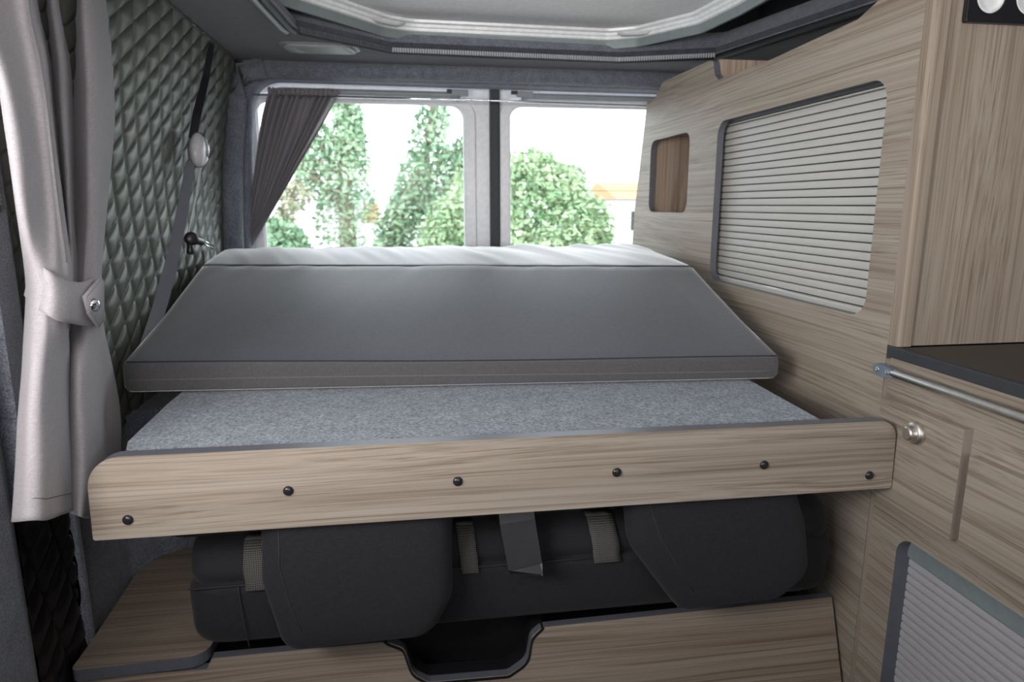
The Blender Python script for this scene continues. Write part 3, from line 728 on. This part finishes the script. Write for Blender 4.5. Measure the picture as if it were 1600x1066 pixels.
headrest('right headrest, darker cloth block tapering downwards by the kitchen side', [(.352, -.47), (.366, -.585), (.462, -.718), (.655, -.712), (.712, -.665), (.695, -.56), (.660, -.47)], [.03, .08, .03, .05, .05, .08, .03],
         [(.388, 1.025, -.49), (.412, 1.0225, -.56), (.448, 1.0225, -.622), (.478, 1.0225, -.668), (.474, 1.025, -.688), (.455, 1.034, -.706)])
# belt loop hanging between the headrests
t = thing('belt_loop', 'black webbing belt loop hanging between the two headrests', 'belt', (.175, 1.04, -.64))
bm = bmesh.new(); ribbon(bm, [(.168, 1.125, -.44), (.169, 1.105, -.47), (.172, 1.075, -.54), (.183, 1.055, -.615), (.186, 1.057, -.632), (.188, 1.065, -.618)], (1, 0, 0), [.062, .062, .062, .060, .058, .058], .002)
obj('webbing', bm, 'strap_black', t)

# ================================================================ LEFT CURTAIN
CURT = [
[(-.500,.990,.442),(-.490,1.020,.442),(-.495,1.080,.442),(-.487,1.115,.442),(-.490,1.150,.442),(-.520,1.200,.442),(-.530,1.275,.442),(-.520,1.250,.442),(-.530,1.325,.442),(-.530,1.385,.442),(-.525,1.370,.442),(-.510,1.335,.442),(-.510,1.372,.442),(-.520,1.447,.442),(-.525,1.520,.442)],
[(-0.500,0.910,0.244),(-0.490,0.942,0.253),(-0.495,1.012,0.274),(-0.487,1.038,0.282),(-0.490,1.063,0.289),(-0.530,1.157,0.314),(-0.560,1.253,0.341),(-0.530,1.216,0.332),(-0.555,1.300,0.355),(-0.565,1.373,0.376),(-0.555,1.359,0.372),(-0.520,1.305,0.358),(-0.518,1.346,0.370),(-0.535,1.437,0.396),(-0.550,1.515,0.418)],
[(-0.500,0.968,0.170),(-0.490,0.972,0.171),(-0.495,1.023,0.180),(-0.487,1.044,0.185),(-0.490,1.075,0.190),(-0.530,1.166,0.207),(-0.560,1.253,0.222),(-0.530,1.213,0.216),(-0.555,1.292,0.230),(-0.572,1.354,0.241),(-0.560,1.340,0.239),(-0.520,1.284,0.229),(-0.518,1.325,0.237),(-0.540,1.420,0.255),(-0.560,1.497,0.269)],
[(-0.500,0.977,0.095),(-0.490,0.981,0.096),(-0.495,1.030,0.101),(-0.487,1.047,0.103),(-0.490,1.069,0.105),(-0.530,1.159,0.114),(-0.560,1.241,0.122),(-0.530,1.199,0.118),(-0.555,1.273,0.126),(-0.572,1.327,0.131),(-0.560,1.313,0.130),(-0.520,1.261,0.125),(-0.518,1.297,0.129),(-0.540,1.394,0.139),(-0.560,1.469,0.146)],
[(-0.500,0.977,-0.008),(-0.490,0.976,-0.008),(-0.495,1.026,-0.009),(-0.487,1.043,-0.009),(-0.490,1.070,-0.009),(-0.530,1.159,-0.010),(-0.560,1.233,-0.010),(-0.530,1.181,-0.010),(-0.555,1.246,-0.010),(-0.572,1.293,-0.011),(-0.560,1.284,-0.011),(-0.520,1.224,-0.010),(-0.518,1.247,-0.010),(-0.540,1.321,-0.011),(-0.560,1.389,-0.012)],
[(-0.535,1.046,-0.097),(-0.505,1.008,-0.094),(-0.490,1.010,-0.094),(-0.487,1.038,-0.097),(-0.490,1.068,-0.100),(-0.510,1.113,-0.105),(-0.520,1.139,-0.107),(-0.530,1.167,-0.110),(-0.540,1.194,-0.112),(-0.550,1.220,-0.115),(-0.535,1.200,-0.113),(-0.515,1.176,-0.111),(-0.515,1.200,-0.113),(-0.530,1.252,-0.118),(-0.550,1.309,-0.124)],
[(-0.535,1.027,-0.158),(-0.505,0.992,-0.153),(-0.490,0.994,-0.154),(-0.487,1.016,-0.158),(-0.490,1.042,-0.162),(-0.510,1.086,-0.169),(-0.520,1.110,-0.173),(-0.530,1.135,-0.177),(-0.540,1.160,-0.181),(-0.550,1.184,-0.184),(-0.535,1.172,-0.183),(-0.515,1.153,-0.180),(-0.515,1.181,-0.185),(-0.530,1.239,-0.194),(-0.550,1.298,-0.203)],
[(-0.530,1.000,-0.208),(-0.500,0.965,-0.201),(-0.490,0.979,-0.204),(-0.500,1.029,-0.215),(-0.520,1.096,-0.230),(-0.560,1.179,-0.247),(-0.570,1.198,-0.251),(-0.565,1.189,-0.249),(-0.545,1.153,-0.242),(-0.520,1.108,-0.232),(-0.500,1.088,-0.229),(-0.500,1.116,-0.235),(-0.520,1.191,-0.251),(-0.555,1.291,-0.273),(-0.570,1.358,-0.287)],
[(-0.530,0.973,-0.273),(-0.500,0.942,-0.265),(-0.490,0.955,-0.270),(-0.500,1.011,-0.286),(-0.520,1.078,-0.306),(-0.560,1.155,-0.327),(-0.570,1.174,-0.333),(-0.565,1.167,-0.331),(-0.545,1.130,-0.320),(-0.520,1.084,-0.307),(-0.500,1.068,-0.303),(-0.500,1.101,-0.314),(-0.520,1.182,-0.338),(-0.555,1.277,-0.365),(-0.570,1.372,-0.393)],
[(-0.530,0.947,-0.337),(-0.500,0.922,-0.329),(-0.490,0.938,-0.336),(-0.500,0.995,-0.357),(-0.520,1.065,-0.383),(-0.560,1.138,-0.409),(-0.570,1.154,-0.415),(-0.565,1.148,-0.413),(-0.545,1.111,-0.399),(-0.520,1.067,-0.384),(-0.500,1.052,-0.379),(-0.500,1.082,-0.391),(-0.520,1.164,-0.422),(-0.555,1.257,-0.456),(-0.570,1.346,-0.489)],
[(-0.530,0.920,-0.412),(-0.500,0.901,-0.403),(-0.490,0.918,-0.412),(-0.500,0.972,-0.430),(-0.520,1.050,-0.457),(-0.560,1.125,-0.481),(-0.570,1.141,-0.488),(-0.565,1.134,-0.488),(-0.545,1.095,-0.476),(-0.520,1.050,-0.462),(-0.500,1.023,-0.455),(-0.500,1.037,-0.465),(-0.520,1.094,-0.492),(-0.555,1.193,-0.537),(-0.570,1.298,-0.587)],
]
t = thing('left_curtain', 'light taupe side curtain tied back at the left edge', 'curtain', (-.53, 1.15, -.50))
cols = [cr([r[k] for r in CURT], 70) for k in range(15)]
rows = []
for j in range(70):
    base = cr([cols[k][j] for k in range(15)], 120); row = []
    for i, p in enumerate(base):
        p = p.copy(); s = i/119; v = j/69
        pull = math.exp(-((v-.50)/.10)**2)
        p.x += .0022*noise.noise(Vector((s*9, v*7, 3)))+.0035*noise.noise(Vector((s*22, v*2.5, 5)))*(.35+pull)
        p.y += .003*noise.noise(Vector((s*14, v*5, 8)))
        row.append(p)
    rows.append(row)
bm = bmesh.new(); grid(bm, rows)
o = obj('curtain_cloth', bm, 'curtain', t, smooth=True); md = o.modifiers.new('th', 'SOLIDIFY'); md.thickness = .002
# hem and leading-edge stitching
def stitched(pts, name, par, r=.0007):
    b_ = bmesh.new(); tube(b_, pts, r, 4); return obj(name, b_, 'seam', par, smooth=True)
stitched([rows[66][i]+Vector((.0022, -.001, 0)) for i in range(2, 34)], 'hem_stitching', t)
stitched([rows[j][29]+Vector((.0025, -.001, 0)) for j in range(2, 34)], 'edge_stitching', t)
# tie-back band
tb = [(-.535,1.054,-.067),(-.51,1.024,-.076),(-.488,1.008,-.087),(-.48,1.022,-.099),(-.48,1.051,-.108),(-.488,1.104,-.114),(-.505,1.178,-.115),(-.54,1.288,-.12)]
bb = [(-.535,1.037,-.125),(-.51,1.007,-.136),(-.488,.99,-.146),(-.48,1.002,-.156),(-.48,1.029,-.164),(-.488,1.079,-.176),(-.505,1.158,-.191),(-.54,1.27,-.206)]
A = cr(tb, 50); Bq = cr(bb, 50); bm = bmesh.new()
grid(bm, [[a.lerp(b, k/8)+Vector((.004*math.sin(PI*k/8), -.002, 0)) for a, b in zip(A, Bq)] for k in range(9)])
tieb = thing('curtain_tieback', 'matching taupe tie-back band with a snap button round the left curtain', 'tie-back', (-.50, 1.1, -.2))
o = obj('band', bm, 'curtain', tieb, smooth=True); md = o.modifiers.new('th', 'SOLIDIFY'); md.thickness = .004; md.offset = 0
tipo = [Vector(p)+Vector((.008, -.004, 0)) for p in ((-.500,1.180,-.114),(-.478,1.067,-.131),(-.480,1.079,-.159),(-.497,1.145,-.191),(-.520,1.220,-.191),(-.520,1.237,-.128))]
bm = bmesh.new(); c = sum(tipo, Vector())/6; cv = bm.verts.new(c+Vector((.003, 0, 0))); vv = [bm.verts.new(p) for p in tipo]
for k in range(6): bm.faces.new((vv[k-1], vv[k], cv))
o = obj('strap_end', bm, 'curtain', tieb, smooth=True, autos=40); md = o.modifiers.new('th', 'SOLIDIFY'); md.thickness = .004
stitched([tipo[0].lerp(c, .09), tipo[1].lerp(c, .10), tipo[2].lerp(c, .10), tipo[3].lerp(c, .09)], 'strap_stitching', tieb, .0006)
bm = bmesh.new(); lathe(bm, (-.474, 1.094, -.1485), (.85, -.52, 0), [(0, .0100), (.002, .0100), (.005, .0082), (.0072, .005), (.008, .0005)], 24)
obj('snap_button', bm, 'chrome', tieb, smooth=True)

# ================================================================ SEAT BELT AND LOCKING KEY
t = thing('seat_belt', 'seat belt with a pale chrome-rimmed guide hanging down the quilted wall', 'seat belt', (-.56, 1.9, -.25))
def wl(y, z, o_=.02): return (wx(z)+o_, y, z)
bm = bmesh.new(); ribbon(bm, [wl(2.058, .429, .012), wl(2.018, .337, .02), wl(1.925, .227, .034), wl(1.886, .165, .04)], (.75, .5, 0), [.014, .018, .021, .020], .003)
tag(obj('upper_webbing', bm, 'strap_black', t), 'black upper webbing')
bm = bmesh.new(); ribbon(bm, [wl(1.878, .105, .040), wl(1.803, -.015, .045), wl(1.741, -.113, .04), wl(1.672, -.19, .035), wl(1.607, -.255, .03), wl(1.55, -.32, .02)], (.75, .5, 0), [.020, .026, .028, .029, .029, .029], .003)
obj('lower_webbing', bm, 'strap', t)
bm = bmesh.new(); ribbon(bm, [wl(1.942, .10, .046), wl(1.946, .03, .037), wl(1.912, -.049, .03), wl(1.855, -.162, .02)], (0, 1, .3), [.028, .020, .010, .008], .002)
obj('return_webbing', bm, 'belt_plastic', t)
bm = bmesh.new(); cq = Vector(wl(1.897, .138, .052))
bmesh.ops.create_uvsphere(bm, u_segments=24, v_segments=14, radius=1)
for v in bm.verts: v.co = Vector((v.co.x*.020, v.co.y*.037+v.co.z*.008, v.co.z*.044))+cq
obj('guide_cover', bm, 'belt_plastic', t, smooth=True)
bm = bmesh.new(); tube(bm, [cq+Vector((.022*math.cos(a*PI/12), .004*math.cos(a*PI/12)+.009*math.sin(a*PI/12), .042*math.sin(a*PI/12))) for a in range(25)], .0035, 8, cap=False)
obj('chrome_rim', bm, 'chrome', t, smooth=True)
t = thing('locking_key', 'black knob with two metal pins hung against the quilted wall', 'key', (-.545, 1.80, -.12))
c0 = Vector(wl(1.778, -.082, .070))
bm = bmesh.new(); lathe(bm, c0, (.45, -.85, .1), [(-.012, .009), (-.008, .014), (.004, .017), (.012, .015), (.015, .010), (.016, .001)], 18); obj('knob', bm, 'black', t, smooth=True, autos=50)
bm = bmesh.new(); lathe(bm, c0+Vector((-.002, -.006, -.024)), (0, .2, 1), [(-.014, .006), (-.01, .009), (.012, .008), (.016, .006)], 12); obj('grip', bm, 'black', t, smooth=True, autos=50)
bm = bmesh.new(); tube(bm, [c0, c0+Vector((.010, .050, -.010))], [.013, .009], 12); obj('collar', bm, 'black', t, smooth=True, autos=50)
for dz in (-.004, .005):
    bm = bmesh.new(); tube(bm, [c0+Vector((.010, .050, -.010+dz)), c0+Vector((.018, .125, -.030+dz))], .0026, 8); obj('pin', bm, 'chrome', t, smooth=True)

# ================================================================ OUTSIDE
struct('ground', B(-40, 40, 2.8, 60, -1.62, -1.60), 'paving')
def leaves(bm_pts, size, rnd):
    V = []; F = []
    for p in bm_pts:
        n = Vector((rnd.gauss(0, 1), rnd.gauss(0, 1)-.4, rnd.gauss(0, 1)+.5)).normalized(); a = n.orthogonal().normalized(); b = n.cross(a); th = rnd.random()*6.28
        a, b = a*math.cos(th)+b*math.sin(th), b*math.cos(th)-a*math.sin(th); s = size*(.6+.8*rnd.random()); k = len(V)
        V += [p-a*s, p+b*s*.45+n*s*.12, p+a*s, p-b*s*.45+n*s*.12]; F += [(k, k+1, k+2, k+3)]
    return V, F
def leafobj(name, pts, size, mat, parent, seed=1):
    rnd = random.Random(seed); V, F = leaves(pts, size, rnd); org = W[parent.name]
    me = bpy.data.meshes.new(name); me.from_pydata([v+Vector((0, 0, ZO))-org for v in V], [], F); me.materials.append(M[mat])
    o = bpy.data.objects.new(name, me); COL.objects.link(o); o.parent = parent; W[o.name] = org; o['kind'] = 'stuff'; return o
def along(pts, rad, n, rnd, keep=None):
    out = []; P_ = [Vector(p) for p in pts]
    for _ in range(n):
        u = rnd.random()*(len(P_)-1); k = min(int(u), len(P_)-2); f = u-k; c = P_[k].lerp(P_[k+1], f); r = lerp(rad[k], rad[k+1], f)
        d = Vector((rnd.gauss(0, 1), rnd.gauss(0, 1), rnd.gauss(0, .8))).normalized()*r*(.55+.55*rnd.random()); out.append(c+d)
    return out
def tree(name, label, limbs, n, size, mat, seed, group=None, far=1):
    limbs = [([tuple(c*far for c in q) for q in p], [r*far for r in rad], tr*far) for p, rad, tr in limbs]; size *= far; n /= far*far
    base = limbs[0][0][0]; t = thing(name, label, 'tree' if 'tree' in label else 'shrub', (base[0], base[1], -1.60), group); rnd = random.Random(seed)
    pts = []
    for i, (p, rad, tr) in enumerate(limbs):
        bm = bmesh.new(); q = cr(p, 12); tube(bm, q, [tr*(1-.6*k/11) for k in range(12)], 8); obj('trunk' if i == 0 else 'branch', bm, 'bark', t, smooth=True)
        L_ = sum((Vector(a)-Vector(b)).length for a, b in zip(p, p[1:])); pts += along(p, rad, int(n*L_*sum(rad)/len(rad)), rnd)
    leafobj('foliage', pts, size, mat, t, seed); return t
g = 'ivy-clad trees behind the van'
tree('ivy_tree', 'ivy-clad tree with an upright stem seen left through the left rear window', [
    ([(-.85, 10, -1.6), (-.86, 10, -.4), (-.86, 10, .5), (-.80, 10, 1.1), (-.80, 10, 1.9)], [.52, .46, .34, .22, .13], .14),
    ([(-.9, 10, .0), (-1.35, 10, .45), (-1.6, 10, .85)], [.25, .20, .10], .06),
    ([(-.9, 10, .3), (-1.2, 10.1, .9), (-1.3, 10.1, 1.2)], [.22, .20, .10], .05)], 3400, .046, 'leaf', 3, g)
tree('ivy_tree', 'forked ivy-clad tree filling the right half of the left rear window', [
    ([(-.30, 10.6, -1.6), (-.25, 10.6, -.5), (.0, 10.6, .1), (.30, 10.6, .75), (.45, 10.6, 1.5)], [.30, .26, .28, .30, .22], .16),
    ([(.55, 10.6, -1.2), (.55, 10.6, -.3), (.65, 10.6, .3), (.9, 10.6, .9)], [.60, .55, .45, .16], .15),
    ([(-.35, 10.7, -1.2), (-.25, 10.7, -.55), (.05, 10.7, -.05), (.4, 10.7, .2)], [.30, .32, .34, .3], .10),
    ([(.75, 10.6, .3), (1.05, 10.6, .9), (1.35, 10.7, 1.3)], [.30, .14, .08], .05)], 2600, .05, 'leaf', 5, g, 1.25)
tree('ivy_tree', 'twiggy thin tree at the far left behind the tied curtain', [
    ([(-1.75, 9.5, -1.6), (-1.7, 9.5, -.3), (-1.45, 9.5, .2), (-1.25, 9.5, .8)], [.12, .12, .2, .3], .07)], 1800, .05, 'leaf_brown', 8, g, 1.6)
t = thing('low_shrub', 'dark low shrub at the bottom left corner of the rear window', 'shrub', (-1.75, 9.0, -1.60), 'shrubs behind the van')
rnd = random.Random(4); pts = []
for _ in range(4200):
    d = Vector((rnd.gauss(0, 1), rnd.gauss(0, 1), rnd.gauss(0, 1))).normalized()*(.75+.3*rnd.random()); pts.append(Vector((-1.72+d.x*.52, 9.0+d.y*.4, -.80+d.z*.62)))
leafobj('foliage', pts, .055, 'leaf', t, 4)
bm = bmesh.new(); tube(bm, [(-1.72, 9.0, -1.6), (-1.72, 9.0, -.8)], .05, 8); obj('stem', bm, 'bark', t)
t = thing('round_bush', 'large round leafy green bush behind the right rear window', 'shrub', (2.0, 9.2, -1.60), 'shrubs behind the van')
rnd = random.Random(9); pts = []
for _ in range(26000):
    d = Vector((rnd.gauss(0, 1), rnd.gauss(0, 1), rnd.gauss(0, 1))).normalized()
    r = 1+.16*noise.noise(d*3)+.06*noise.noise(d*8); r *= (.82+.2*rnd.random())
    pts.append(Vector((1.55+d.x*1.30*r, 9.4+d.y*1.0*r, -.75+d.z*1.42*r)))
leafobj('foliage', pts, .052, 'leaf_bush', t, 9)
for a in range(4):
    bm = bmesh.new(); tube(bm, [(1.55+.1*a, 9.4, -1.6), (1.3+.3*a, 9.4, -.4)], .04, 8); obj('stem', bm, 'bark', t)
t = thing('distant_house', 'white house with an orange roof beyond the round bush', 'house', (7.2, 22, -1.60))
obj('wall', B(6.6, 9.5, 21, 25, -1.6, .20), 'render', t)
bm = plate(YZ(6.4), [(20.7, .2), (23, .75), (25.3, .2)], (), (3.4, 0, 0), 0); obj('roof', bm, 'rooftile', t)
obj('window', B(7.0, 7.6, 20.97, 21.05, -.8, -.2), 'rubber', t)
t = thing('distant_house', 'white rendered house glimpsed between the ivy-clad trees', 'house', (-2.5, 24, -1.60))
obj('wall', B(-4.6, -.2, 24, 28, -1.6, .45), 'render', t)
bm = plate(YZ(-4.7), [(23.7, .45), (26, 1.0), (28.3, .45)], (), (4.6, 0, 0), 0); obj('roof', bm, 'render', t)
obj('window', B(-1.5, -1.0, 23.97, 24.05, -.6, .05), 'rooftile', t)
bm = bmesh.new(); tube(bm, [(-.47, 8.4, -1.6), (-.47, 8.4, -.28)], .03, 10); lathe(bm, (-.47, 8.4, -.28), (0, 0, 1), [(0, .036), (.03, .03), (.04, .005)], 10)
tag(obj('marker_post', bm, 'white', smooth=True, autos=40), 'thin white post in front of the ivy-clad trees', 'post')
